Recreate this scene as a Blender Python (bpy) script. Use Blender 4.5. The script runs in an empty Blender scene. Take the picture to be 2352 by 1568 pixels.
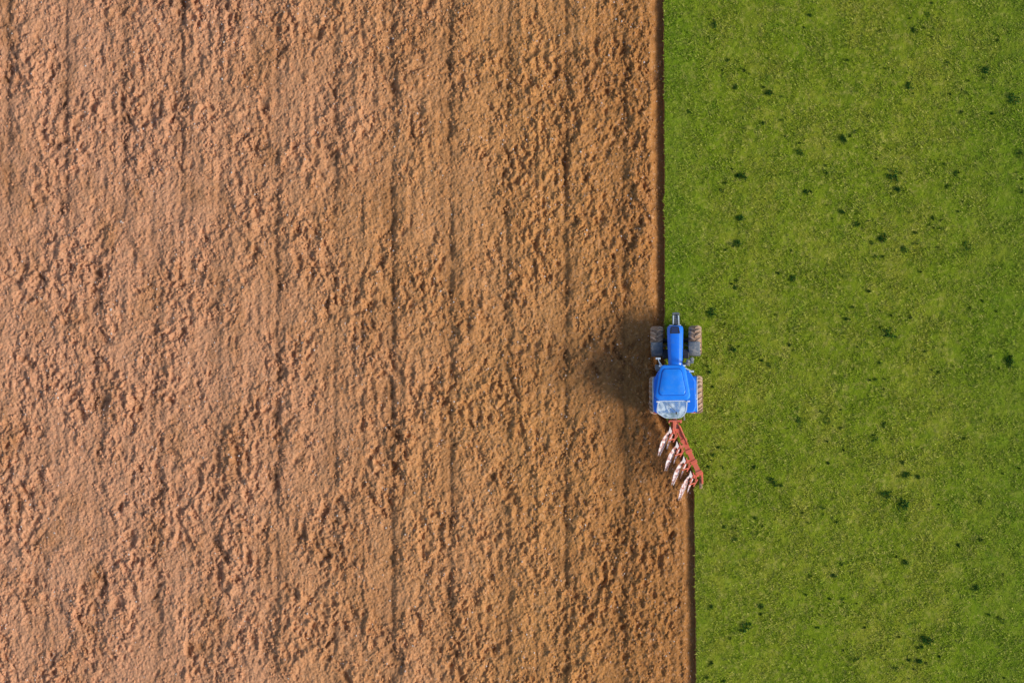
import bpy, bmesh, math, random
import numpy as np
from mathutils import Vector, Matrix
random.seed(7); RNG=np.random.default_rng(11)
S=47.0
def WX(px): return (px-1176.0)/S
def WY(py): return (784.0-py)/S
scene=bpy.context.scene
col=scene.collection

# ------------------------------------------------------------------ noise
_perm=RNG.permutation(256); _perm=np.concatenate([_perm,_perm]).astype(np.int64)
_ang=RNG.random(256)*2*np.pi; _gx=np.cos(_ang); _gy=np.sin(_ang)
def perlin(x,y,seed=0):
    x=x+seed*17.37; y=y+seed*9.71
    xi=np.floor(x).astype(np.int64); yi=np.floor(y).astype(np.int64)
    xf=x-xi; yf=y-yi
    u=xf*xf*xf*(xf*(xf*6-15)+10); v=yf*yf*yf*(yf*(yf*6-15)+10)
    def g(ix,iy,fx,fy):
        h=_perm[(_perm[(ix+seed*31)&255]+iy)&255]
        return _gx[h]*fx+_gy[h]*fy
    a=g(xi,yi,xf,yf); b=g(xi+1,yi,xf-1,yf); c=g(xi,yi+1,xf,yf-1); d=g(xi+1,yi+1,xf-1,yf-1)
    return ((a*(1-u)+b*u)*(1-v)+(c*(1-u)+d*u)*v)*1.5
_T=[np.random.default_rng(100+i).random(65536) for i in range(5)]
def domes(x,y,cell,seed,dens=.8,el=1.6):
    """scattered lumpy clods: one randomly shaped, randomly turned dome per grid cell"""
    x=x/cell+seed*13.1; y=y/cell+seed*7.7
    xi=np.floor(x).astype(np.int64); yi=np.floor(y).astype(np.int64)
    out=np.zeros_like(x)
    for dx in (-1,0,1):
        for dy in (-1,0,1):
            cx=xi+dx; cy=yi+dy
            h=(cx*7919+cy*104729+seed*1299709)&65535
            px=cx+_T[0][h]; py=cy+_T[1][h]
            a=(_T[2][h]-.5)*1.9; r=.30+.55*_T[3][h]**1.5; amp=_T[4][h]
            ux=x-px; uy=y-py
            ca=np.cos(a);sa=np.sin(a)
            p=(ux*ca+uy*sa)*el**.5; q=(-ux*sa+uy*ca)/el**.5
            d=np.sqrt(p*p+q*q)/r
            v=np.where(amp<dens,1,0)*r*np.sqrt(np.clip(1-d*d,0,1))*(.4+.8*_T[4][(h*31+7)&65535])
            out=np.maximum(out,v)
    return out*cell
def sstep(a,b,x):
    t=np.clip((x-a)/(b-a),0,1); return t*t*(3-2*t)

# ------------------------------------------------------------------ terrain functions
def edge_x(y):
    py=784-y*S
    top=1525+3*np.clip(py/900,-3,1)
    bot=1594+6*np.clip((py-1120)/450,0,6)
    t=np.clip((py-952)/(1088-952),0,1)
    px=top*(1-t)+bot*t
    e=(px-1176)/S
    return e+0.018*perlin(y*1.3,y*0+3.3,5)+0.012*perlin(y*5,y*0+1.3,6)
def groove(x,y):
    """returns (ridge height, groove strength 0..1)"""
    px=1176+x*S; py=784-y*S
    wx=x+0.05*perlin(x*.25,y*.22,1)+0.06*perlin(x*1.3,y*1.6,2)+.05*perlin(x*3,y*3.6,3)
    wpx=1176+wx*S
    br=1+.8*perlin(x*1.1,y*1.5,10)
    def one(off,sd):
        t=((wpx-off-1300)/132.5)%1.0
        d=np.minimum(t,1-t)*132.5/S
        k=np.floor((wpx-off-1300)/132.5+0.5)
        st=(0.78+0.22*np.sin(k*2.1+1.0+sd))*(0.9+0.8*perlin(k*3.1+sd,y*0.3,8)+.4*perlin(k*1.7,y*1.2,9))*br
        st=np.clip(st,0.12,1.25)
        h=0.155*st*(1-t)*(1-np.exp(-(t/0.10)))-0.035*st*np.exp(-(d/0.20)**2)
        return h,st*np.exp(-(d/.42)**2),t
    h0,g0,t0=one(0,0); h1,g1,_=one(46,2); h2,g2,_=one(-9,4)
    left=1-sstep(470,580,px); low=sstep(420,640,py+60*perlin(x*.3,y*.3,7))
    wr=1-left; wa=left*(1-low); wb=left*low
    amp=0.60+0.40*sstep(250,900,px)+0.35*wa
    return (h0*wr+h1*wa+h2*wb)*amp,(g0*wr+g1*wa+g2*wb)*amp,wx
def rough_amt(x,y):
    return np.clip(0.88+0.95*perlin(x*.26,y*.2,3)+0.75*perlin(x*.8,y*.5,4)+.4*perlin(x*2,y*1.3,11),0.3,1.45)
def soil_h(x,y,detail=True):
    py=784-y*S
    h,_,wx=groove(x,y)
    h=h+0.016*np.cos(wx*2*np.pi/0.47)*(0.6+perlin(x*.4,y*.3,9))
    a=rough_amt(x,y)
    xx=x+0.07*perlin(x*3.3,y*3.3,12)+.03*perlin(x*7,y*7,23); yy=y+0.07*perlin(x*3.3,y*3.3,13)+.03*perlin(x*7,y*7,24)
    h+=0.035*perlin(xx*.9,yy*.5,14)
    h+=a*0.04*perlin(xx*2.3,yy*1.4,15)
    h+=a*(0.17*domes(xx,yy,.48,1,.4,1.9)+0.34*domes(xx,yy,.27,2,.55,1.6)+0.38*domes(xx,yy,.155,3,.6,1.4))
    h-=a*(0.32*domes(xx,yy,.46,4,.38,2.6)+.50*domes(xx,yy,.25,5,.5,2.0))
    if detail:
        h+=0.026*perlin(x*6.5,y*5.6,17)+0.030*perlin(x*10.5,y*9.5,18)+0.018*perlin(x*15,y*14,21)
    e=edge_x(y); dd=e-x
    near=sstep(0.35,0.75,dd+0.08*perlin(y*2.1,x*0,22))
    h=(h+0.01)*(0.25+0.75*near)-0.20*(1-near)*(1-0.35*sstep(1130,1180,py))
    h=np.where((dd<-0.02),-0.42,h)
    return h
def grass_h(x,y):
    return 0.07+0.05*perlin(x*.25,y*.25,30)+0.03*perlin(x*1.1,y*1.1,31)+0.026*perlin(x*3.1,y*3.1,32)+0.02*perlin(x*7,y*7,33)

# ------------------------------------------------------------------ mesh helpers
def fast_mesh(name,verts,faces,n,smooth=True,attrs=None):
    me=bpy.data.meshes.new(name)
    nv=len(verts); nf=len(faces)
    me.vertices.add(nv); me.vertices.foreach_set("co",np.ascontiguousarray(verts,dtype=np.float32).ravel())
    me.loops.add(nf*n); me.loops.foreach_set("vertex_index",np.ascontiguousarray(faces,dtype=np.int32).ravel())
    me.polygons.add(nf); me.polygons.foreach_set("loop_start",np.arange(0,nf*n,n,dtype=np.int32))
    me.polygons.foreach_set("use_smooth",np.full(nf,smooth,dtype=bool))
    if attrs:
        for k,v in attrs.items():
            at=me.attributes.new(k,'FLOAT','POINT'); at.data.foreach_set("value",np.ascontiguousarray(v,dtype=np.float32))
    me.update(calc_edges=True); me.validate()
    return me
def grid_faces(nx,ny):
    i=np.arange(nx-1)[None,:]; j=np.arange(ny-1)[:,None]
    a=(j*nx+i).ravel()
    return np.stack([a,a+1,a+nx+1,a+nx],1)
def spread(lo,hi,step,far_lo,far_hi):
    c=np.arange(lo,hi+1e-6,step)
    def out(start,end,sgn):
        r=[];s=step;v=start
        while (v<end if sgn>0 else v>end):
            s*=1.28; v+=sgn*s; r.append(v)
        return r
    L=out(lo,far_lo,-1)[::-1] if far_lo is not None else []
    R=out(hi,far_hi,1) if far_hi is not None else []
    return np.array(L+list(c)+R)
def mkobj(name,me,mat=None,parent=None,loc=(0,0,0)):
    o=bpy.data.objects.new(name,me); col.objects.link(o); o.location=loc
    if mat is not None and me is not None:
        for m in (mat if isinstance(mat,(list,tuple)) else [mat]): me.materials.append(m)
    if parent is not None: o.parent=parent
    return o

# ------------------------------------------------------------------ materials
class NT:
    def __init__(s,name):
        s.m=bpy.data.materials.new(name); s.m.use_nodes=True; s.t=s.m.node_tree
        s.n=s.t.nodes; s.l=s.t.links; s.b=s.n['Principled BSDF']
    def new(s,t,**k):
        n=s.n.new(t)
        for a,v in k.items(): setattr(n,a,v)
        return n
    def link(s,a,b): s.l.new(a,b)
    def noise(s,scale,detail=4,rough=.55,vec=None,dist=0):
        n=s.new('ShaderNodeTexNoise'); n.inputs['Scale'].default_value=scale; n.inputs['Detail'].default_value=detail
        n.inputs['Roughness'].default_value=rough; n.inputs['Distortion'].default_value=dist
        if vec is not None: s.link(vec,n.inputs['Vector'])
        return n.outputs['Fac']
    def ramp(s,fac,a,b,va=0.,vb=1.):
        n=s.new('ShaderNodeMapRange'); n.interpolation_type='SMOOTHSTEP'
        s.link(fac,n.inputs['Value']); n.inputs['From Min'].default_value=a; n.inputs['From Max'].default_value=b
        n.inputs['To Min'].default_value=va; n.inputs['To Max'].default_value=vb
        return n.outputs['Result']
    def mix(s,fac,a,b,blend='MIX'):
        n=s.new('ShaderNodeMix',data_type='RGBA',blend_type=blend)
        if isinstance(fac,(int,float)): n.inputs[0].default_value=fac
        else: s.link(fac,n.inputs[0])
        for i,v in ((6,a),(7,b)):
            if isinstance(v,tuple): n.inputs[i].default_value=(*v,1)
            else: s.link(v,n.inputs[i])
        return n.outputs[2]
    def math(s,op,a,b):
        n=s.new('ShaderNodeMath',operation=op)
        for i,v in ((0,a),(1,b)):
            if isinstance(v,(int,float)): n.inputs[i].default_value=v
            else: s.link(v,n.inputs[i])
        return n.outputs[0]
    def scaled(s,vec,sc):
        n=s.new('ShaderNodeVectorMath',operation='MULTIPLY'); s.link(vec,n.inputs[0]); n.inputs[1].default_value=sc
        return n.outputs[0]
    def pos(s): return s.new('ShaderNodeNewGeometry').outputs['Position']
    def obj(s): return s.new('ShaderNodeTexCoord').outputs['Object']
    def bump(s,h,dist=.02,strength=.6):
        n=s.new('ShaderNodeBump'); n.inputs['Distance'].default_value=dist; n.inputs['Strength'].default_value=strength
        s.link(h,n.inputs['Height']); s.link(n.outputs[0],s.b.inputs['Normal'])
    def base(s,c):
        if isinstance(c,tuple): s.b.inputs['Base Color'].default_value=(*c,1)
        else: s.link(c,s.b.inputs['Base Color'])
    def rough(s,r,spec=None):
        s.b.inputs['Roughness'].default_value=r
        if spec is not None: s.b.inputs['Specular IOR Level'].default_value=spec

def soil_color(t):
    p=t.pos()
    sep=t.new('ShaderNodeSeparateXYZ'); t.link(p,sep.inputs[0])
    big=t.noise(.13,3,.5,p)
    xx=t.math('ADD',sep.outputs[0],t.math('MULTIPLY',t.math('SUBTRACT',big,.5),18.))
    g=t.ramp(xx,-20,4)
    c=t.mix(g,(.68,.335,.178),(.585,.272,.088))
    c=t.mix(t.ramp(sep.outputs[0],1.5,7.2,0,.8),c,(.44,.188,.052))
    c=t.mix(t.ramp(t.noise(.35,5,.65,t.scaled(p,(1,.7,1))),.48,.70,0,.55),c,(.44,.19,.062))
    c=t.mix(t.ramp(t.noise(1.3,5,.7,t.scaled(p,(1,.35,1))),.50,.70,0,.42),c,(.41,.172,.06))
    c=t.mix(t.ramp(t.noise(5,5,.7,p),.5,.75,0,.6),c,(.78,.45,.24))
    c=t.mix(t.ramp(t.noise(6,5,.75,p,.5),.53,.70,0,.65),c,(.24,.10,.032))
    c=t.mix(t.ramp(t.noise(16,2,.6,p),.64,.74,0,.7),c,(.85,.60,.44))
    return c,p
SOIL=NT('ploughed_soil')
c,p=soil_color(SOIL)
at=SOIL.new('ShaderNodeAttribute',attribute_name='damp_shade')
c=SOIL.mix(at.outputs['Fac'],c,(.19,.08,.026))  # soil darkened by painted shade together with damp fresh earth
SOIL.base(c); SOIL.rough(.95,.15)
SOIL.bump(SOIL.math('ADD',SOIL.noise(11,5,.7,p),SOIL.math('MULTIPLY',SOIL.noise(32,3,.6,p),.5)),.075,.85)

def grass_color(t):
    p=t.pos()
    sep=t.new('ShaderNodeSeparateXYZ'); t.link(p,sep.inputs[0])
    g1=(.215,.290,.010); olive=(.36,.35,.032); dark=(.08,.17,.008); bright=(.24,.37,.012)
    c=t.mix(t.ramp(t.noise(.28,6,.72,t.scaled(p,(1,.6,1))),.38,.64,0,.75),g1,olive)
    c=t.mix(t.ramp(t.noise(1.3,5,.7,p),.42,.62,0,.65),c,g1)
    c=t.mix(t.ramp(t.noise(3.6,5,.75,p),.48,.67,0,.70),c,(.47,.42,.09))
    c=t.mix(t.ramp(t.noise(2.1,6,.78,t.scaled(p,(1,.6,1)),.6),.52,.70,0,.65),c,dark)
    c=t.mix(t.ramp(sep.outputs[0],19,26,0,.45),c,(.12,.235,.009))
    c=t.mix(t.ramp(sep.outputs[0],10.5,7.3,0,.45),c,(.15,.28,.010))
    c=t.mix(t.ramp(t.noise(.9,4,.6,p),.60,.72,0,.5),c,bright)
    c=t.mix(t.ramp(t.noise(9,4,.75,p),.5,.70,0,.6),c,(.07,.145,.007))
    return c,p
GR=NT('meadow_grass')
c,p=grass_color(GR); GR.base(c); GR.rough(.9,.15)
GR.bump(GR.math('ADD',GR.noise(9,5,.7,p),GR.noise(28,3,.6,p)),.08,.9)
BL=NT('grass_blade')
c,p=grass_color(BL)
at=BL.new('ShaderNodeAttribute',attribute_name='rnd')
c=BL.mix(BL.ramp(at.outputs['Fac'],.0,.4,.75,0),c,(.06,.135,.008))
c=BL.mix(BL.ramp(at.outputs['Fac'],.66,1,0,.8),c,(.54,.51,.12))
BL.base(c); BL.rough(.75,.15)
WALL=NT('cut_earth'); c,p=soil_color(WALL); c=WALL.mix(.35,c,(.4,.2,.09)); WALL.base(c); WALL.rough(.95,.1)
WALL.bump(WALL.noise(14,4,.7,p),.04,.8)
WEED=NT('dark_weed_leaf'); p=WEED.pos()
WEED.base(WEED.mix(WEED.ramp(WEED.noise(7,3,.6,p),.35,.7),(.014,.060,.010),(.045,.125,.013))); WEED.rough(.85,.1)
STONE=NT('pebble'); p=STONE.pos()
STONE.base(STONE.mix(STONE.ramp(STONE.noise(2.3,3,.6,p),.4,.6),(.62,.42,.31),(.72,.62,.52))); STONE.rough(.8,.3)
CLOD=NT('soil_clod'); c,p=soil_color(CLOD); CLOD.base(c); CLOD.rough(.95,.1)
CLOD.bump(CLOD.noise(25,4,.7,p),.03,.7)

def painted(name,c1,c2,dirt=(.30,.17,.09),damt=.5,r=.4,dscale=5,lo=.52,hi=.75,metal=0,coat=0):
    t=NT(name); p=t.obj()
    c=t.mix(t.noise(2.5,3,.5,p),c1,c2)
    d=t.ramp(t.noise(dscale,6,.68,p),lo,hi,0,damt)
    c=t.mix(d,c,dirt); t.base(c); t.b.inputs['Metallic'].default_value=metal
    rr=t.ramp(t.noise(dscale,6,.68,p),lo,hi,r,.85); t.link(rr,t.b.inputs['Roughness'])
    t.b.inputs['Coat Weight'].default_value=coat
    t.bump(t.noise(18,4,.6,p),.004,.4)
    return t.m
BLUE=painted('blue_paint',(.010,.18,.84),(.014,.22,.92),(.12,.26,.50),.4,.35,4,coat=.3)
BLUE2=painted('blue_roof_paint',(.010,.21,.88),(.016,.28,.96),(.08,.32,.74),.5,.38,3,.45,.8,coat=.2)
SEAM=painted('blue_dark_seam',(.006,.10,.52),(.007,.11,.56),damt=.2)
DGREY=painted('dusty_dark_plastic',(.10,.12,.15),(.15,.18,.21),(.40,.36,.33),.7,.6,5,.42,.68)
BLACK=painted('black_plastic',(.015,.016,.018),(.03,.03,.035),(.2,.13,.09),.35,.5,6)
TYRE=painted('muddy_rubber',(.09,.065,.05),(.15,.105,.08),(.45,.27,.16),.95,.8,4,.32,.55)
LUG=painted('mud_caked_lug',(.42,.27,.18),(.54,.38,.27),(.12,.08,.06),.6,.85,6,.5,.7)
RIM=painted('grey_rim',(.35,.35,.35),(.45,.45,.45),(.3,.18,.1),.7,.5,5)
STEEL=painted('worn_steel',(.30,.29,.28),(.42,.40,.38),(.22,.13,.08),.6,.4,7,metal=.5)
LGREY=painted('pale_grey_trim',(.50,.58,.66),(.62,.70,.78),(.3,.25,.2),.4,.5,6)
RED=painted('weathered_red_paint',(.66,.11,.055),(.72,.17,.095),(.44,.22,.13),.65,.5,4,.46,.72)
PINK=painted('scoured_mouldboard',(.74,.55,.51),(.84,.75,.73),(.44,.17,.12),.92,.4,6,.44,.58)
WORN=painted('polished_share',(.55,.46,.45),(.68,.60,.58),(.42,.18,.12),.75,.3,6,metal=.1)
REDL=painted('red_lens',(.5,.02,.01),(.55,.03,.02),damt=.2,r=.2)
WHITEL=painted('clear_lens',(.7,.75,.8),(.75,.8,.85),damt=.2,r=.15)
SEATM=painted('seat_fabric',(.03,.035,.045),(.05,.055,.07),damt=.2,r=.9)
gt=NT('tinted_glass'); gt.base((.35,.5,.58)); gt.rough(.12,.6); gt.b.inputs['Alpha'].default_value=.42
GLASS=gt.m
gt=NT('painted_reflection_glass'); p=gt.obj()
n_=gt.noise(3.0,6,.65,p,.7)
gt.base(gt.mix(gt.ramp(n_,.40,.64),(.28,.42,.52),(.76,.85,.90))); gt.rough(.2,.6)  # pale and dark noise patches painted in place of reflections
gt.link(gt.ramp(n_,.40,.64,.42,.85),gt.b.inputs['Alpha'])
RGLASS=gt.m

# ------------------------------------------------------------------ ploughed ground sheet
xs=spread(-25.8,WX(1597)+.35,.037,-500,None); xs=np.append(xs,[9.9,10.3])
ys=spread(-17.6,17.6,.037,-500,500)
X,Y=np.meshgrid(xs,ys)
Z=soil_h(X,Y)
fx=sstep(0,6,np.maximum(np.maximum(np.abs(X)-26,np.abs(Y)-18),0)); Z=np.where(X<edge_x(Y)-1,Z*(1-.6*fx),Z)
PX=1176+X*S; PY=784-Y*S
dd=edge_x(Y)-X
damp_shade=0.50*np.exp(-(np.maximum(dd-.15,0)/.22)**2)*(1+.5*perlin(X*2,Y*2,41))  # furrow strip: grass wall's shade painted in along with damp earth
blob=np.exp(-((PX-1390)/130)**2-((PY-840)/140)**2)*.12+np.exp(-((PX-1525)/55)**2-((PY-1050)/90)**2)*.30+np.exp(-((PX-1455)/60)**2-((PY-1000)/300)**2)*.15  # painted tractor shadow core, shade and fresh soil at plough, darker soil strip
damp_shade=damp_shade+blob*(1+.9*perlin(X*1.2,Y*1.2,42))
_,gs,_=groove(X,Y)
damp_shade=damp_shade+.28*gs*(1+1.1*perlin(X*2.2,Y*1.2,43))*(dd>.6)  # shade painted along the groove lines, varied by noise
low=np.clip(-(Z+.02)/.14,0,1); damp_shade=np.clip(damp_shade+.38*low*(dd>.5),0,.85)  # hollows darkened by height, shade painted into the colour
me=fast_mesh('ploughed_ground',np.stack([X,Y,Z],-1).reshape(-1,3),grid_faces(len(xs),len(ys)),4,True,{'damp_shade':damp_shade.ravel()})
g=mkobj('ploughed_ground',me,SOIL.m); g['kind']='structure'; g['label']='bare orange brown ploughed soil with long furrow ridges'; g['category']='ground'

# ------------------------------------------------------------------ grass sheet with cut earth wall
us=np.concatenate([[-.05,-.02,0.0],spread(.05,18.3,.06,None,500)])
ys2=spread(-17.6,17.6,.06,-500,500)
U,Y2=np.meshgrid(us,ys2); EX=edge_x(Y2); X2=EX+U
Z2=grass_h(X2,Y2)
Z2=np.where(U<-.04,-.45,Z2); Z2=np.where((U<-.01)&(U>-.04),Z2-.10,Z2)
F=grid_faces(len(us),len(ys2))
me=fast_mesh('grass_field',np.stack([X2,Y2,Z2],-1).reshape(-1,3),F,4,True)
go=mkobj('grass_field',me,[GR.m,WALL.m]); go['kind']='structure'; go['label']='green and olive meadow with a sharp cut edge'; go['category']='grass field'
mi=np.zeros(len(F),dtype=np.int32); mi[(F[:,0]%len(us))<2]=1
me.polygons.foreach_set('material_index',mi)

# grass blades
N=330000
by=RNG.uniform(-17.6,17.6,N); bu=RNG.random(N)*18.2
bx=edge_x(by)+bu
keep=perlin(bx*1.2,by*1.2,50)+.9*perlin(bx*4,by*4,51)+RNG.normal(0,.3,N)>-.25
bx=bx[keep];by=by[keep];N=len(bx)
bz=grass_h(bx,by)-.01
ang=RNG.random(N)*2*np.pi; L=RNG.uniform(.05,.14,N)*(1+.7*perlin(bx*.8,by*.8,52)); w=RNG.uniform(.012,.028,N); hgt=L*RNG.uniform(.4,1.1,N)
dx=np.cos(ang);dy=np.sin(ang)
v=np.zeros((N,3,3))
v[:,0]=np.stack([bx-dy*w,by+dx*w,bz],1); v[:,1]=np.stack([bx+dy*w,by-dx*w,bz],1); v[:,2]=np.stack([bx+dx*L,by+dy*L,bz+hgt],1)
rn=np.clip(RNG.random(N)*.75+.25*(perlin(bx*5,by*5,53)+.5),0,1)
me=fast_mesh('grass',v.reshape(-1,3),np.arange(N*3).reshape(-1,3),3,False,{'rnd':np.repeat(rn,3)})
o=mkobj('grass',me,BL.m); o['kind']='stuff'; o['label']='short green meadow grass blades'; o['category']='grass'

# pebbles and clods
ico=bmesh.new(); bmesh.ops.create_icosphere(ico,subdivisions=1,radius=1)
iv=np.array([v.co[:] for v in ico.verts]); ifc=np.array([[v.index for v in f.verts] for f in ico.faces]); ico.free()
def lumps(name,N,rmin,rmax,power,mat,label,cat,flat=.6,sink=.2):
    y=RNG.uniform(-17.5,17.5,N); e=edge_x(y)
    x=-25.7+RNG.random(N)*(e-.1+25.7)
    k=(rough_amt(x,y)-.9)+.8*perlin(x*2,y*1.4,61)+RNG.normal(0,.4,N)>-.1
    x=x[k];y=y[k];n=len(x)
    r=rmin+(rmax-rmin)*RNG.random(n)**power
    z=soil_h(x,y)
    V=iv[None]*(r[:,None,None])*(1+RNG.uniform(-.35,.35,(n,len(iv),1)))
    V=V*np.stack([RNG.uniform(.7,1.3,n),RNG.uniform(.7,1.5,n),np.full(n,flat)],1)[:,None,:]
    V=V+np.stack([x,y,z+r*flat*(1-2*sink)],1)[:,None,:]
    Fc=(ifc[None]+(np.arange(n)*len(iv))[:,None,None]).reshape(-1,3)
    me=fast_mesh(name,V.reshape(-1,3),Fc,3,False)
    o=mkobj(name,me,mat); o['kind']='stuff'; o['label']=label; o['category']=cat
lumps('soil_clods',45000,.018,.075,2.8,CLOD.m,'loose crumbly brown soil clods','soil clods',.7)
lumps('pebbles',6500,.015,.042,2,STONE.m,'pale pebbles scattered over ploughed soil','pebbles')

# ------------------------------------------------------------------ dark weed tufts
def weed_mesh(i):
    vs=[];fs=[]
    nb=random.choice([1,2,3,4])
    for b in range(nb):
        cx,cy=(0,0) if b==0 else (random.gauss(0,.13),random.gauss(0,.12))
        rr=random.uniform(.08,.17)*(1 if b==0 else .8)
        for l in range(24):
            a=random.random()*6.283; r0=random.uniform(0,rr*.95); ln=random.uniform(.3,1)*rr; wd=random.uniform(.012,.026)
            sx=cx+math.cos(a)*r0; sy=cy+math.sin(a)*r0; a2=a+random.uniform(-.8,.8)
            mx=sx+math.cos(a2)*ln*.5; my=sy+math.sin(a2)*ln*.5; ex=sx+math.cos(a2)*ln; ey=sy+math.sin(a2)*ln
            h=random.uniform(.08,.16); k=len(vs); px,py=-math.sin(a2)*wd,math.cos(a2)*wd
            vs+=[(sx,sy,-.02),(mx+px,my+py,h),(ex,ey,h*.6),(mx-px,my-py,h)]
            fs.append((k,k+1,k+2,k+3))
    me=bpy.data.meshes.new('weed_tuft'); me.from_pydata(vs,[],fs); me.materials.append(WEED.m); return me
wm=[weed_mesh(i) for i in range(12)]
pts=[(1583,259),(1768,215),(1690,200),(1670,140),(2220,215),(2330,230),(1938,320),(1897,398),(1700,405),(2050,400),(2065,435),(2190,285),(1935,490),(1967,517),(2030,545),(2160,525),(2222,565),(2078,575),(1693,560),(1632,720),(1943,733),(2045,765),(1683,805),(1767,838),(1627,855),(2320,830),(2155,855),(2010,870),(1900,965),(1835,962),(2030,975),(2080,1090),(1773,1102),(2033,1138),(2072,1160),(1890,1165),(1685,1237),(2080,1290),(1917,1322),(1937,1375),(2302,1425),(1712,1437),(2130,1468),(1635,1520),(1962,1515),(2055,1535),(2110,1520),(2177,147),(1860,35),(2100,70),(2290,95),(1640,60),(2130,35),(1835,350),(2195,400),(1850,440),(1880,1440),(2340,350),(1700,505),(2010,590),(1690,660),(1820,640),(2255,690),(1640,1045),(2345,440),(1745,1390),(2240,1350),(2200,1250),(1660,440),(2090,200),(2260,160),(2010,1010)]
big={(2050,400),(2222,565),(2045,765),(1773,1102),(2033,1138),(1712,1437),(2030,545),(2320,830),(2330,230),(1700,405),(2130,1468),(2072,1160)}
nmain=len(pts)
while len(pts)<290:
    if random.random()<.6:
        a,b=random.choice(pts[:nmain]); pts.append((min(2348,max(1625,random.gauss(a,24))),random.gauss(b,22)))
    else: pts.append((random.uniform(1625,2348),random.uniform(5,1560)))
for i,(a,b) in enumerate(pts):
    o=bpy.data.objects.new('weed_tuft',wm[i%12]); x,y=WX(a),WY(b)
    o.location=(x,y,float(grass_h(np.array([x]),np.array([y]))[0])-.005)
    s=1.4 if (a,b) in big else (random.uniform(.6,1.05) if i<nmain else random.uniform(.2,.55))
    o.scale=(s,s*random.uniform(.75,1.2),max(s,.7)*.8); o.rotation_euler[2]=random.random()*6.28
    col.objects.link(o); o['label']='dark green leafy weed tuft in the meadow'; o['category']='weed'; o['group']='dark weed tufts dotted over the meadow'

# ------------------------------------------------------------------ part builders
def bm_obj(name,bm,mat,parent,smooth=False,bevel=0,seg=2):
    bmesh.ops.recalc_face_normals(bm,faces=bm.faces)
    me=bpy.data.meshes.new(name); bm.to_mesh(me); bm.free()
    if smooth:
        for p in me.polygons: p.use_smooth=True
    o=mkobj(name,me,mat,parent)
    if bevel:
        m=o.modifiers.new('bevel','BEVEL'); m.width=bevel; m.segments=seg; m.limit_method='ANGLE'; m.angle_limit=math.radians(35)
    return o
def add_box(bm,c,s,rot=None):
    M=Matrix.Translation(c)@(rot.to_4x4() if rot is not None else Matrix())@Matrix.Diagonal((*s,1))
    r=bmesh.ops.create_cube(bm,size=1,matrix=M); return r['verts']
def add_cyl(bm,a,b,r,r2=None,seg=14):
    a=Vector(a);b=Vector(b);d=b-a
    M=Matrix.Translation((a+b)/2)@d.to_track_quat('Z','Y').to_matrix().to_4x4()
    bmesh.ops.create_cone(bm,cap_ends=True,segments=seg,radius1=r,radius2=r if r2 is None else r2,depth=d.length,matrix=M)
def add_bar(bm,a,b,w,h):
    a=Vector(a);b=Vector(b);d=(b-a); y=d.normalized(); x=y.cross(Vector((0,0,1))).normalized(); z=x.cross(y)
    R=Matrix((x,y,z)).transposed()
    add_box(bm,(a+b)/2,(w,d.length,h),R)
def loft(bm,rings,cap=True,closed=True):
    R=[[bm.verts.new(p) for p in r] for r in rings]
    n=len(R[0])
    for i in range(len(R)-1):
        for j in range(n if closed else n-1):
            k=(j+1)%n
            bm.faces.new((R[i][j],R[i][k],R[i+1][k],R[i+1][j]))
    if cap:
        bm.faces.new(R[0][::-1]); bm.faces.new(R[-1])
def prism(bm,outline,z0,z1):
    loft(bm,[[(x,y,z0) for x,y in outline],[(x,y,z1) for x,y in outline]])
def rounded(poly,r,seg=5):
    out=[];n=len(poly)
    for i in range(n):
        p=Vector(poly[i]);a=Vector(poly[i-1]);b=Vector(poly[(i+1)%n])
        u=(a-p).normalized();w=(b-p).normalized(); rr=min(r,(a-p).length*.45,(b-p).length*.45)
        s=p+u*rr;e=p+w*rr
        for k in range(seg+1):
            t=k/seg; out.append(tuple(s*(1-t)**2+p*2*t*(1-t)+e*t*t))
    return out
def empty(name,loc,parent=None):
    e=bpy.data.objects.new(name,None); col.objects.link(e); e.location=loc; e.empty_display_size=.3
    if parent: e.parent=parent
    return e

# ------------------------------------------------------------------ tractor
TX,TY=WX(1555),WY(850)
tr=empty('tractor',(TX,TY,-.03)); tr.rotation_euler=(0,math.radians(-2.4),math.radians(0.8))
tr['label']='blue farm tractor with muddy tyres ploughing along the meadow edge'; tr['category']='tractor'
def lx(px): return (px-1555)/S
def ly(py): return (850-py)/S

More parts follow.
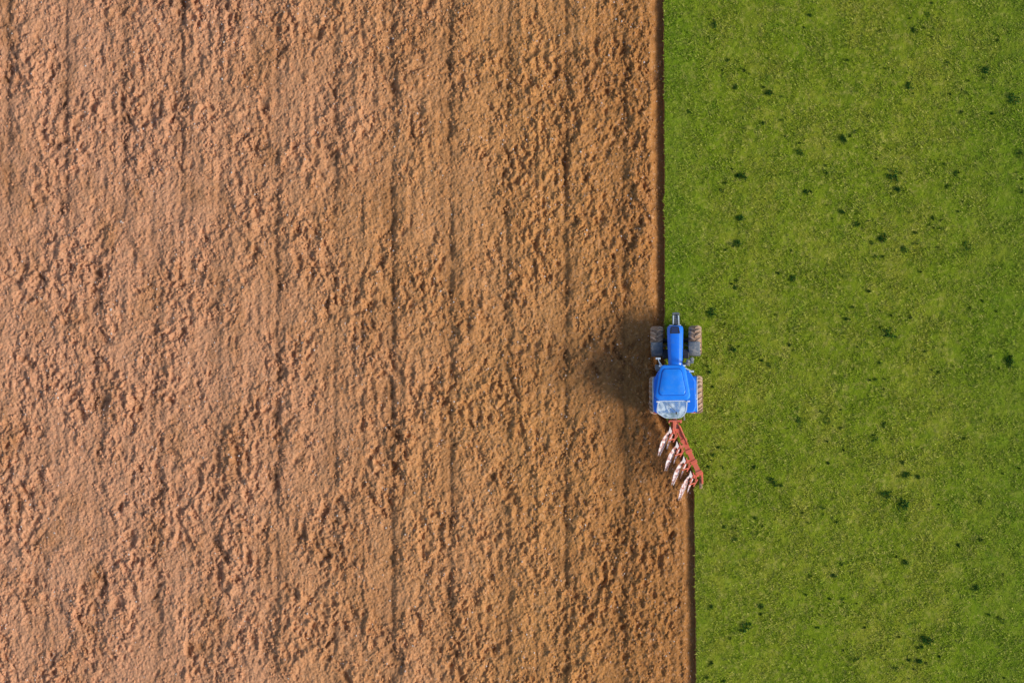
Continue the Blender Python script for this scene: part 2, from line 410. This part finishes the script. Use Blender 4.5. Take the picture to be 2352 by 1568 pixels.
def wheel(cx,cy,R,W,nl,side):
    e=empty('wheel',(cx,cy,R),tr)
    bm=bmesh.new()
    prof=[(-.5,.56),(-.52,.70),(-.49,.82),(-.40,.90),(-.2,.945),(.2,.945),(.40,.90),(.49,.82),(.52,.70),(.5,.56)]
    seg=40; rings=[]
    for k in range(seg):
        a=k/seg*2*math.pi
        rings.append([(p*W,math.cos(a)*q*R,math.sin(a)*q*R) for p,q in prof])
    rings.append(rings[0])
    loft(bm,rings,cap=False,closed=False)
    bmesh.ops.remove_doubles(bm,verts=bm.verts,dist=1e-5)
    bm_obj('tyre',bm,TYRE,e,True)
    bm=bmesh.new()
    for k in range(nl):
        for sd in (-1,1):
            a0=(k+(.5 if sd>0 else 0))/nl*2*math.pi; sw=2*math.pi/nl*.55
            st=4; wv=[]
            for s in range(st+1):
                t=s/st; xw=sd*W*(.02+.50*t); a=a0-sw*t*1.3
                rb=R*(.93 if t<.7 else .93-.13*(t-.7)/.3); rt=R*(1.0-.09*max(0,t-.6)/.4)
                th=.045+.02*t
                da=th/R
                wv.append([bm.verts.new((xw,math.cos(a+q)*r,math.sin(a+q)*r)) for q,r in ((-da,rb),(da,rb),(da*.7,rt),(-da*.7,rt))])
            for s in range(st):
                for j in range(4): bm.faces.new((wv[s][j],wv[s][(j+1)%4],wv[s+1][(j+1)%4],wv[s+1][j]))
            bm.faces.new(wv[0]); bm.faces.new(wv[-1][::-1])
    bm_obj('tread',bm,LUG,e)
    bm=bmesh.new()
    pr=[(.44,.60),(.40,.56),(.25,.52),(.10,.40),(.08,.22),(.16,.20),(.18,.0)]
    rings=[]
    for k in range(33):
        a=k/32*2*math.pi; rings.append([(side*p*W,math.cos(a)*q*R,math.sin(a)*q*R) for p,q in pr]+[(-side*.3*W,math.cos(a)*.5*R,math.sin(a)*.5*R)])
    loft(bm,rings,cap=False,closed=False); bmesh.ops.remove_doubles(bm,verts=bm.verts,dist=1e-5)
    for k in range(8):
        a=k/8*2*math.pi; add_cyl(bm,(side*.16*W,math.cos(a)*.3*R,math.sin(a)*.3*R),(side*.2*W,math.cos(a)*.3*R,math.sin(a)*.3*R),.02,seg=6)
    bm_obj('rim',bm,RIM,e,True)
    return e
FR=.72; RR=.92
wheel(lx(1512),ly(784),FR,.58,16,-1); wheel(lx(1599),ly(784),FR,.58,16,1)
wheel(lx(1510),ly(908),RR,.66,20,-1); wheel(lx(1598),ly(908),RR,.66,20,1)

bm=bmesh.new()
add_box(bm,(0,ly(830),.85),(.5,3.2,.45)); add_box(bm,(0,ly(800),1.15),(.56,1.7,.5))
add_cyl(bm,(lx(1520),ly(784),.70),(lx(1592),ly(784),.70),.11); add_cyl(bm,(lx(1520),ly(908),.9),(lx(1592),ly(908),.9),.19)
add_box(bm,(0,ly(908),.95),(.6,.7,.6))
add_box(bm,(0,ly(757),.9),(.42,.35,.45))
bm_obj('chassis',bm,BLACK,tr,bevel=.02)
for s in (-1,1):
    bm=bmesh.new(); add_box(bm,(s*.5,ly(815),1.0),(.30,.45,.35)); bm_obj('fuel_tank',bm,BLACK,tr,bevel=.05)
    bm=bmesh.new(); add_cyl(bm,(s*.25,ly(792),.72),(s*.62,ly(797),.72),.035); bm_obj('steering_rod',bm,STEEL,tr)
# hood
bm=bmesh.new(); rings=[]
def hood_ring(y,w,zt,zb=1.12):
    h=w/2; P=[(-h,zb),(-h,zt-.20),(-h*.96,zt-.10),(-h*.84,zt-.045),(-h*.62,zt-.02),(-h*.55,zt+.006),(-h*.28,zt+.022),(0,zt+.026)]
    P=P+[(-a,b) for a,b in P[-2::-1]]
    return [(a,y,b) for a,b in P]
for py,w,zt,zb in ((751.5,.46,1.60,1.3),(752.5,.62,1.72,1.2),(754.5,.72,1.80,1.12),(760,.77,1.85,1.12),(775,.77,1.89,1.12),(800,.74,1.94,1.12),(825,.70,1.98,1.12),(842,.68,2.0,1.12)):
    rings.append(hood_ring(ly(py),w,zt,zb))
loft(bm,rings)
bm_obj('hood',bm,BLUE,tr,True,bevel=.01)
bm=bmesh.new()
prism(bm,rounded([(-.25,ly(771)),(.25,ly(771)),(.20,ly(755.5)),(-.20,ly(755.5))],.05),1.80,1.918)
bm_obj('air_intake_grille',bm,BLACK,tr,bevel=.01)
bm=bmesh.new()
for k in range(4):
    add_box(bm,(0,ly(759+k*2.8),1.920),(.32,.010,.012))
bm_obj('grille_slat',bm,SEAM,tr)
bm=bmesh.new()
for s in (-1,1): add_box(bm,(s*.375,ly(800),1.55),(.02,1.3,.28))
for k in range(8):
    for s in (-1,1): add_box(bm,(s*.39,ly(775+k*7),1.55),(.01,.05,.24))
bm_obj('side_vent',bm,BLACK,tr)
for s in (-1,1):
    bm=bmesh.new(); add_box(bm,(s*.20,ly(751.5),1.52),(.16,.06,.12)); bm_obj('headlight',bm,WHITEL,tr,bevel=.02)
bm=bmesh.new(); add_box(bm,(0,ly(845),1.75),(.72,.10,.46)); bm_obj('cowl',bm,BLACK,tr,bevel=.03)

bm=bmesh.new()
for k in range(7):
    y=ly(748-k*4.1)
    add_box(bm,(0.02,y,.78+.01*(k%2)),(.36,.05,.36))
add_box(bm,(.02,ly(735),.72),(.14,.66,.2)); add_cyl(bm,(-.14,ly(722),.98),(.18,ly(722),.98),.03)
bm_obj('front_weight',bm,DGREY,tr,bevel=.015)
bm=bmesh.new()
for s in (-1,1): add_bar(bm,(s*.14+.02,ly(752),.95),(s*.12+.02,ly(727),.99),.05,.06)
bm_obj('front_linkage',bm,LGREY,tr,bevel=.01)

def fender(name,cx,cy,cz,R,w,a0,a1,mat,n=14,lip=.05,th=.03):
    bm=bmesh.new(); rings=[]
    for k in range(n+1):
        a=math.radians(a0+(a1-a0)*k/n)
        prof=[(-.5*w,R-lip),(-.5*w,R-.01),(-.44*w,R+.012),(0,R+.02),(.44*w,R+.012),(.5*w,R-.01),(.5*w,R-lip)]
        prof+= [(p*.985,r-th) for p,r in prof[::-1]]
        rings.append([(cx+p,cy+math.cos(a)*r,cz+math.sin(a)*r) for p,r in prof])
    loft(bm,rings); return bm_obj(name,bm,mat,tr,True)
for s in (-1,1):
    c=lx(1512) if s<0 else lx(1598)
    fender('front_fender',c-s*.01,ly(784),FR,FR+.05,.56,98,170,DGREY)
for s,a,b in ((-1,1505,1524),(1,1584,1602)):
    fender('rear_fender',(lx(a)+lx(b))/2,ly(908),RR,RR+.07,(b-a)/S,28,150,BLUE,18)
    xo=lx(a)-.03 if s<0 else lx(b)+.02
    fender('fender_trim',xo,ly(908),RR,RR+.065,.07 if s<0 else .05,30,150,LGREY,18,lip=.03,th=.02)
# cab
cab=empty('cab',(0,ly(885),1.1),tr)
bm=bmesh.new()
oy=ly(885)
def cabbox(px0,py0,px1,py1,z0,z1):
    add_box(bm,((lx(px0)+lx(px1))/2,(ly(py0)+ly(py1))/2-oy,(z0+z1)/2-1.1),(abs(px1-px0)/S,abs(py1-py0)/S,z1-z0))
cabbox(1526,850,1577,925,.75,1.15)
bm_obj('cab_floor',bm,BLACK,cab,bevel=.02)
bm=bmesh.new()
bell=[(1521,848),(1580,848),(1590,862),(1600,878),(1601,940),(1596,950),(1507,950),(1504,940),(1505,878),(1512,862)]
bell=rounded([(lx(a),ly(b)-oy) for a,b in bell],.12)
loft(bm,[[(x,y,1.55-1.1) for x,y in bell],[(x,y,1.86-1.1) for x,y in bell],[(x*.97,y*.97,1.93-1.1) for x,y in bell]])
bm_obj('bodywork',bm,BLUE,cab,bevel=.03)
base=[(1527,850),(1574,850),(1584,920),(1519,920)]; top=[(1526,852),(1574,852),(1582,918),(1520,918)]
for (a,b),(c2,d2) in zip(base,top):
    bm=bmesh.new(); add_cyl(bm,(lx(a),ly(b)-oy,.0),(lx(c2),ly(d2)-oy,1.62),.04,seg=8); bm_obj('pillar',bm,BLACK,cab)
def pane(name,i,j):
    bm=bmesh.new()
    A,B=base[i],base[j];C,D=top[j],top[i]
    vs=[bm.verts.new((lx(A[0]),ly(A[1])-oy,.05)),bm.verts.new((lx(B[0]),ly(B[1])-oy,.05)),bm.verts.new((lx(C[0]),ly(C[1])-oy,1.6)),bm.verts.new((lx(D[0]),ly(D[1])-oy,1.6))]
    bm.faces.new(vs); return bm_obj(name,bm,GLASS,cab)
pane('windscreen',0,1); pane('side_window',1,2); pane('side_window',3,0)
bm=bmesh.new(); add_box(bm,(0,-.25,.35),(.5,.5,.14)); add_box(bm,(0,-.52,.68),(.48,.12,.62)); bm_obj('seat',bm,SEATM,cab,bevel=.05)
bm=bmesh.new(); add_cyl(bm,(0,.42,.2),(0,.25,.66),.03)
bmesh.ops.create_cone(bm,cap_ends=False,segments=20,radius1=.2,radius2=.19,depth=.03,matrix=Matrix.Translation((0,.24,.68)))
bm_obj('steering_wheel',bm,BLACK,cab)
def outline(p,r): return rounded([(lx(a),ly(b)-oy) for a,b in p],r)
bm=bmesh.new()
ro=outline([(1527,844),(1574,844),(1580,853),(1590,915),(1584,923),(1516,923),(1510,915),(1521,853)],.12)
cx=sum(p[0] for p in ro)/len(ro); cy=sum(p[1] for p in ro)/len(ro)
def sc(o,f): return [(cx+(x-cx)*f,cy+(y-cy)*f) for x,y in o]
loft(bm,[[(x,y,1.60) for x,y in sc(ro,.95)],[(x,y,1.63) for x,y in sc(ro,1)],[(x,y,1.74) for x,y in sc(ro,1)],[(x,y,1.79) for x,y in sc(ro,.965)],[(x,y,1.81) for x,y in sc(ro,.90)],[(x,y,1.825) for x,y in sc(ro,.5)]])
bm_obj('roof',bm,BLUE2,cab,True,bevel=.01)
hp=outline([(1532,852),(1567,852),(1572,858),(1581,905),(1577,913),(1522,913),(1518,905),(1527,858)],.10)
cx=sum(p[0] for p in hp)/len(hp); cy=sum(p[1] for p in hp)/len(hp)
bm=bmesh.new(); loft(bm,[[(x,y,1.80) for x,y in hp],[(x,y,1.832) for x,y in hp]]); bm_obj('roof_seam',bm,SEAM,cab)
bm=bmesh.new(); h2=sc(hp,.95)
loft(bm,[[(x,y,1.81) for x,y in h2],[(x,y,1.85) for x,y in h2],[(x,y,1.868) for x,y in sc(hp,.9)],[(x,y,1.875) for x,y in sc(hp,.4)]]); bm_obj('roof_hatch',bm,BLUE2,cab,True,bevel=.006)
rw=outline([(1517,924),(1583,924),(1580,950),(1568,963),(1532,963),(1512,950)],.16)
def slope(y): return 1.62-(ly(923)-oy-y)*.35
bm=bmesh.new(); loft(bm,[[(x,y,slope(y)) for x,y in rw],[(x,y,slope(y)+.012) for x,y in rw]]); bm_obj('rear_window',bm,RGLASS,cab)
cx=sum(p[0] for p in rw)/len(rw); cy=sum(p[1] for p in rw)/len(rw)
bm=bmesh.new(); inn=sc(rw,.93)
o1=[bm.verts.new((x,y,slope(y)+.03)) for x,y in sc(rw,1.01)]; i1=[bm.verts.new((x,y,slope(y)+.03)) for x,y in inn]
for k in range(len(o1)):
    bm.faces.new((o1[k],o1[(k+1)%len(o1)],i1[(k+1)%len(o1)],i1[k]))
r=bmesh.ops.extrude_face_region(bm,geom=bm.faces[:]); bmesh.ops.translate(bm,verts=[v for v in r['geom'] if isinstance(v,bmesh.types.BMVert)],vec=(0,0,-.04))
bm_obj('window_frame',bm,LGREY,cab)
bm=bmesh.new()
add_bar(bm,(-.35,ly(930)-oy,1.66),(.05,ly(950)-oy,1.56),.02,.02); add_cyl(bm,(.05,ly(950)-oy,1.56),(.05,ly(954)-oy,1.52),.04)
bm_obj('wiper',bm,BLACK,cab)
for px,py,m,n in ((1516,926,WHITEL,'work_light'),(1585,926,WHITEL,'work_light'),(1523,846,WHITEL,'work_light'),(1576,846,WHITEL,'work_light')):
    bm=bmesh.new(); add_box(bm,(lx(px),ly(py)-oy,1.68),(.14,.08,.09)); bm_obj(n,bm,m,cab,bevel=.02)
for px in (1507,1594):
    bm=bmesh.new(); add_box(bm,(lx(px),ly(949),1.75),(.16,.06,.12)); bm_obj('tail_light',bm,REDL,tr,bevel=.015)
# exhaust
bm=bmesh.new(); ex,ey=lx(1583),ly(839)
add_cyl(bm,(ex,ey,1.0),(ex,ey,2.0),.10); add_cyl(bm,(ex,ey,2.0),(ex,ey,2.65),.05); add_cyl(bm,(ex,ey,2.62),(ex+.10,ey+.06,2.78),.052)
add_cyl(bm,(ex-.1,ey,1.3),(ex-.3,ey+.02,1.3),.05)
bm_obj('exhaust_pipe',bm,STEEL,tr)
bm=bmesh.new(); add_box(bm,(lx(1588),ly(834),1.65),(.34,.20,.25)); add_cyl(bm,(lx(1593),ly(829),1.5),(lx(1593),ly(829),1.9),.09)
bm_obj('air_cleaner',bm,DGREY,tr,bevel=.04)
bm=bmesh.new()
for k in range(3):
    add_box(bm,(lx(1517)-.02*k,ly(845),.55+.28*k),(.34,.26,.03))
add_box(bm,(lx(1517),ly(853),.85),(.3,.05,.7))
bm_obj('step',bm,STEEL,tr,bevel=.01)
for s in (-1,1):
    bm=bmesh.new(); x0=lx(1551)+s*.58
    x1=lx(1517) if s<0 else lx(1592)
    y1=ly(828) if s<0 else ly(858)
    add_cyl(bm,(x0,ly(850),2.45),(x1,y1,2.40),.022,seg=8); add_cyl(bm,(x1,y1,2.42),(x1,y1,2.1),.018,seg=8)
    add_cyl(bm,(x0,ly(852),2.1),(x1,y1,2.15),.016,seg=8)
    add_box(bm,(x1,y1,2.25),(.22,.08,.32)); bm_obj('mirror',bm,LGREY,tr,bevel=.02)
bm=bmesh.new(); add_cyl(bm,(lx(1522),ly(842),1.2),(lx(1519),ly(834),2.1),.02,seg=8); add_cyl(bm,(lx(1519),ly(834),2.1),(lx(1527),ly(846),2.3),.02,seg=8); bm_obj('handrail',bm,LGREY,tr)
bm=bmesh.new()
for s in (-1,1):
    add_bar(bm,(s*.28,ly(925),.8),(s*.36,ly(966),.75),.07,.08); add_bar(bm,(s*.3,ly(930),1.35),(s*.34,ly(958),1.25),.06,.07); add_cyl(bm,(s*.34,ly(957),1.25),(s*.35,ly(960),.8),.03)
add_bar(bm,(0,ly(925),1.3),(-.05,ly(968),1.35),.06,.06)
bm_obj('lift_arm',bm,STEEL,tr,bevel=.01)

# ------------------------------------------------------------------ plough
PX0,PY0=1553,975
pl=empty('plough',(WX(PX0),WY(PY0),-.02)); pl['label']='red reversible four furrow plough with pale mouldboards behind the tractor'; pl['category']='plough'
def q(px,py,z): return Vector(((px-PX0)/S,(PY0-py)/S,z))
bm=bmesh.new()
add_bar(bm,q(1534,968,1.0),q(1566,968,1.0),.14,.16)
for s in (1537,1563): add_bar(bm,q(s,966,.55),q(s,971,1.35),.07,.10)
add_bar(bm,q(1549,966,1.30),q(1549,990,1.15),.16,.14)
add_cyl(bm,q(1549,962,1.05),q(1549,988,1.05),.12)
add_bar(bm,q(1537,968,1.35),q(1563,968,1.35),.08,.08)
add_bar(bm,q(1541,972,1.1),q(1545,992,1.1),.06,.08)
bm_obj('headstock',bm,RED,pl,bevel=.015)
bm=bmesh.new()
add_bar(bm,q(1552,974,1.0),q(1607,1090,1.0),.24,.18)
add_bar(bm,q(1545,978,.98),q(1556,1004,.98),.10,.12)
for t in (.12,.33,.54,.75,.96):
    a=q(1552,974,1.0).lerp(q(1607,1090,1.0),t)
    add_box(bm,a,(.33,.16,.26),Matrix.Rotation(math.radians(25),3,'Z'))
bm_obj('beam',bm,RED,pl,bevel=.012)
bm=bmesh.new(); add_cyl(bm,q(1560,978,1.16),q(1572,1005,1.16),.045); add_cyl(bm,q(1572,1005,1.16),q(1580,1022,1.14),.025); bm_obj('hydraulic_cylinder',bm,RED,pl)
bm=bmesh.new()
for k in range(3):
    pp=[q(1548+k*3,945,1.25),q(1546+k*4,958,1.4+.05*k),q(1549+k*3,972,1.3),q(1554+k*2,985,1.12)]
    for a,b in zip(pp,pp[1:]): add_cyl(bm,a,b,.014,seg=6)
bm_obj('hose',bm,BLACK,pl)
def strip(bm,zc,sgn,wmax,x0,y0,x1,y1,curve=.06,t0=70,t1=20,n=14):
    A=q(x0,y0,0); B=q(x1,y1,0); d=(B-A); per=Vector((d.y,-d.x,0)).normalized()
    L=[]
    for k in range(n+1):
        t=k/n; c=A+d*t+per*curve*math.sin(t*3.0)
        w=wmax*(.15+.95*math.sin(math.pi*min(1,t*.93+.04))**.8*(1-.62*t))*(1-t**7)+.012
        tilt=math.radians(t0+(t1-t0)*t)
        row=[]
        for m in range(5):
            s=m/4-.5
            off=per*(s*w*math.cos(tilt)*1.3)+Vector((0,0,sgn*(s*w*math.sin(tilt)+.10*s*s)))
            row.append(Vector((c.x,c.y,zc))+off)
        L.append(row)
    loft(bm,L,cap=False,closed=False)
for k in range(4):
    hx,hy=1559+k*15.4,990+k*33.5
    b=bmesh.new()
    add_bar(b,q(hx,hy,1.02),q(hx-16,hy+4,1.05),.13,.13)
    add_bar(b,q(hx-14,hy+2,1.0),q(hx-20,hy+14,1.52),.08,.14)
    add_bar(b,q(hx-14,hy+2,1.0),q(hx-18,hy+12,.25),.06,.16)
    add_bar(b,q(hx-5,hy-2,1.05),q(hx-9,hy+18,1.12),.06,.06)
    add_bar(b,q(hx-9,hy+18,1.12),q(hx-24,hy+23,1.56),.05,.05)
    add_bar(b,q(hx-3,hy+10,1.08),q(hx-13,hy+26,1.2),.06,.05)
    add_bar(b,q(hx-14,hy-6,1.25),q(hx-10,hy+8,1.2),.05,.07)
    body=bm_obj('plough_body',b,RED,pl,bevel=.01)
    tx,ty=hx-47,hy+58
    for zc,sg in ((1.46,1),(.28,-1)):
        mb=bmesh.new(); strip(mb,zc,sg,.20 if sg>0 else .24,hx-21,hy-1,tx if sg>0 else tx+4,ty,t0=62,t1=15)
        o=bm_obj('mouldboard',mb,PINK,body,True); m=o.modifiers.new('thick','SOLIDIFY'); m.thickness=.014
        b2=bmesh.new(); 
        P=[q(hx-20,hy-10,zc+sg*.12),q(hx-15,hy+2,zc+sg*.1),q(hx-18,hy+8,zc+sg*.14),q(hx-23,hy+3,zc+sg*.18)]
        loft(b2,[[p for p in P],[p+Vector((0,0,.02)) for p in P]]); bm_obj('share',b2,WORN,body,bevel=.004)
        b3=bmesh.new(); strip(b3,zc-.1*sg,sg,.09,hx-14,hy+8,hx-27,hy+42,.02,50,20,8)
        o=bm_obj('trashboard',b3,PINK,body,True); m=o.modifiers.new('thick','SOLIDIFY'); m.thickness=.012
bm=bmesh.new()
add_bar(bm,q(1602,1078,1.02),q(1612,1092,1.02),.12,.12); add_bar(bm,q(1612,1084,1.0),q(1613,1110,.7),.09,.10); add_bar(bm,q(1596,1086,1.05),q(1612,1084,1.05),.10,.10)
bm_obj('wheel_arm',bm,RED,pl,bevel=.012)
bm=bmesh.new(); add_cyl(bm,q(1606,1108,.42),q(1613,1108,.42),.30,seg=28); bm_obj('depth_wheel',bm,TYRE,pl,bevel=.04)

# ------------------------------------------------------------------ light, sky, camera
SD=Vector((4.7,-1.3,2.9)).normalized()
elev=math.asin(SD.z); az=math.atan2(SD.x,SD.y)
sun=bpy.data.lights.new('sun','SUN'); sun.energy=3.3; sun.angle=math.radians(20); sun.color=(1,.95,.86)
so=bpy.data.objects.new('sun',sun); col.objects.link(so); so.rotation_euler=SD.to_track_quat('Z','Y').to_euler(); so.location=(30,-10,40)
w=bpy.data.worlds.new('World'); scene.world=w; w.use_nodes=True
sk=w.node_tree.nodes.new('ShaderNodeTexSky'); sk.sky_type='NISHITA'; sk.sun_disc=False; sk.sun_elevation=elev; sk.sun_rotation=az
bg=w.node_tree.nodes['Background']; bg.inputs[1].default_value=.15; w.node_tree.links.new(sk.outputs[0],bg.inputs[0])
scene.view_settings.view_transform='Standard'; scene.view_settings.look='None'; scene.view_settings.exposure=0
cam=bpy.data.cameras.new('camera'); co=bpy.data.objects.new('camera',cam); col.objects.link(co); scene.camera=co
H=120.; cxx,cyy=8.0,-7.0
Wd=2352/S
co.location=(cxx,cyy,H); co.rotation_euler=(0,0,0)
cam.sensor_width=36; cam.clip_end=2000; cam.clip_start=1
cam.lens=36*H/Wd; cam.shift_x=-cxx/Wd; cam.shift_y=-cyy/Wd
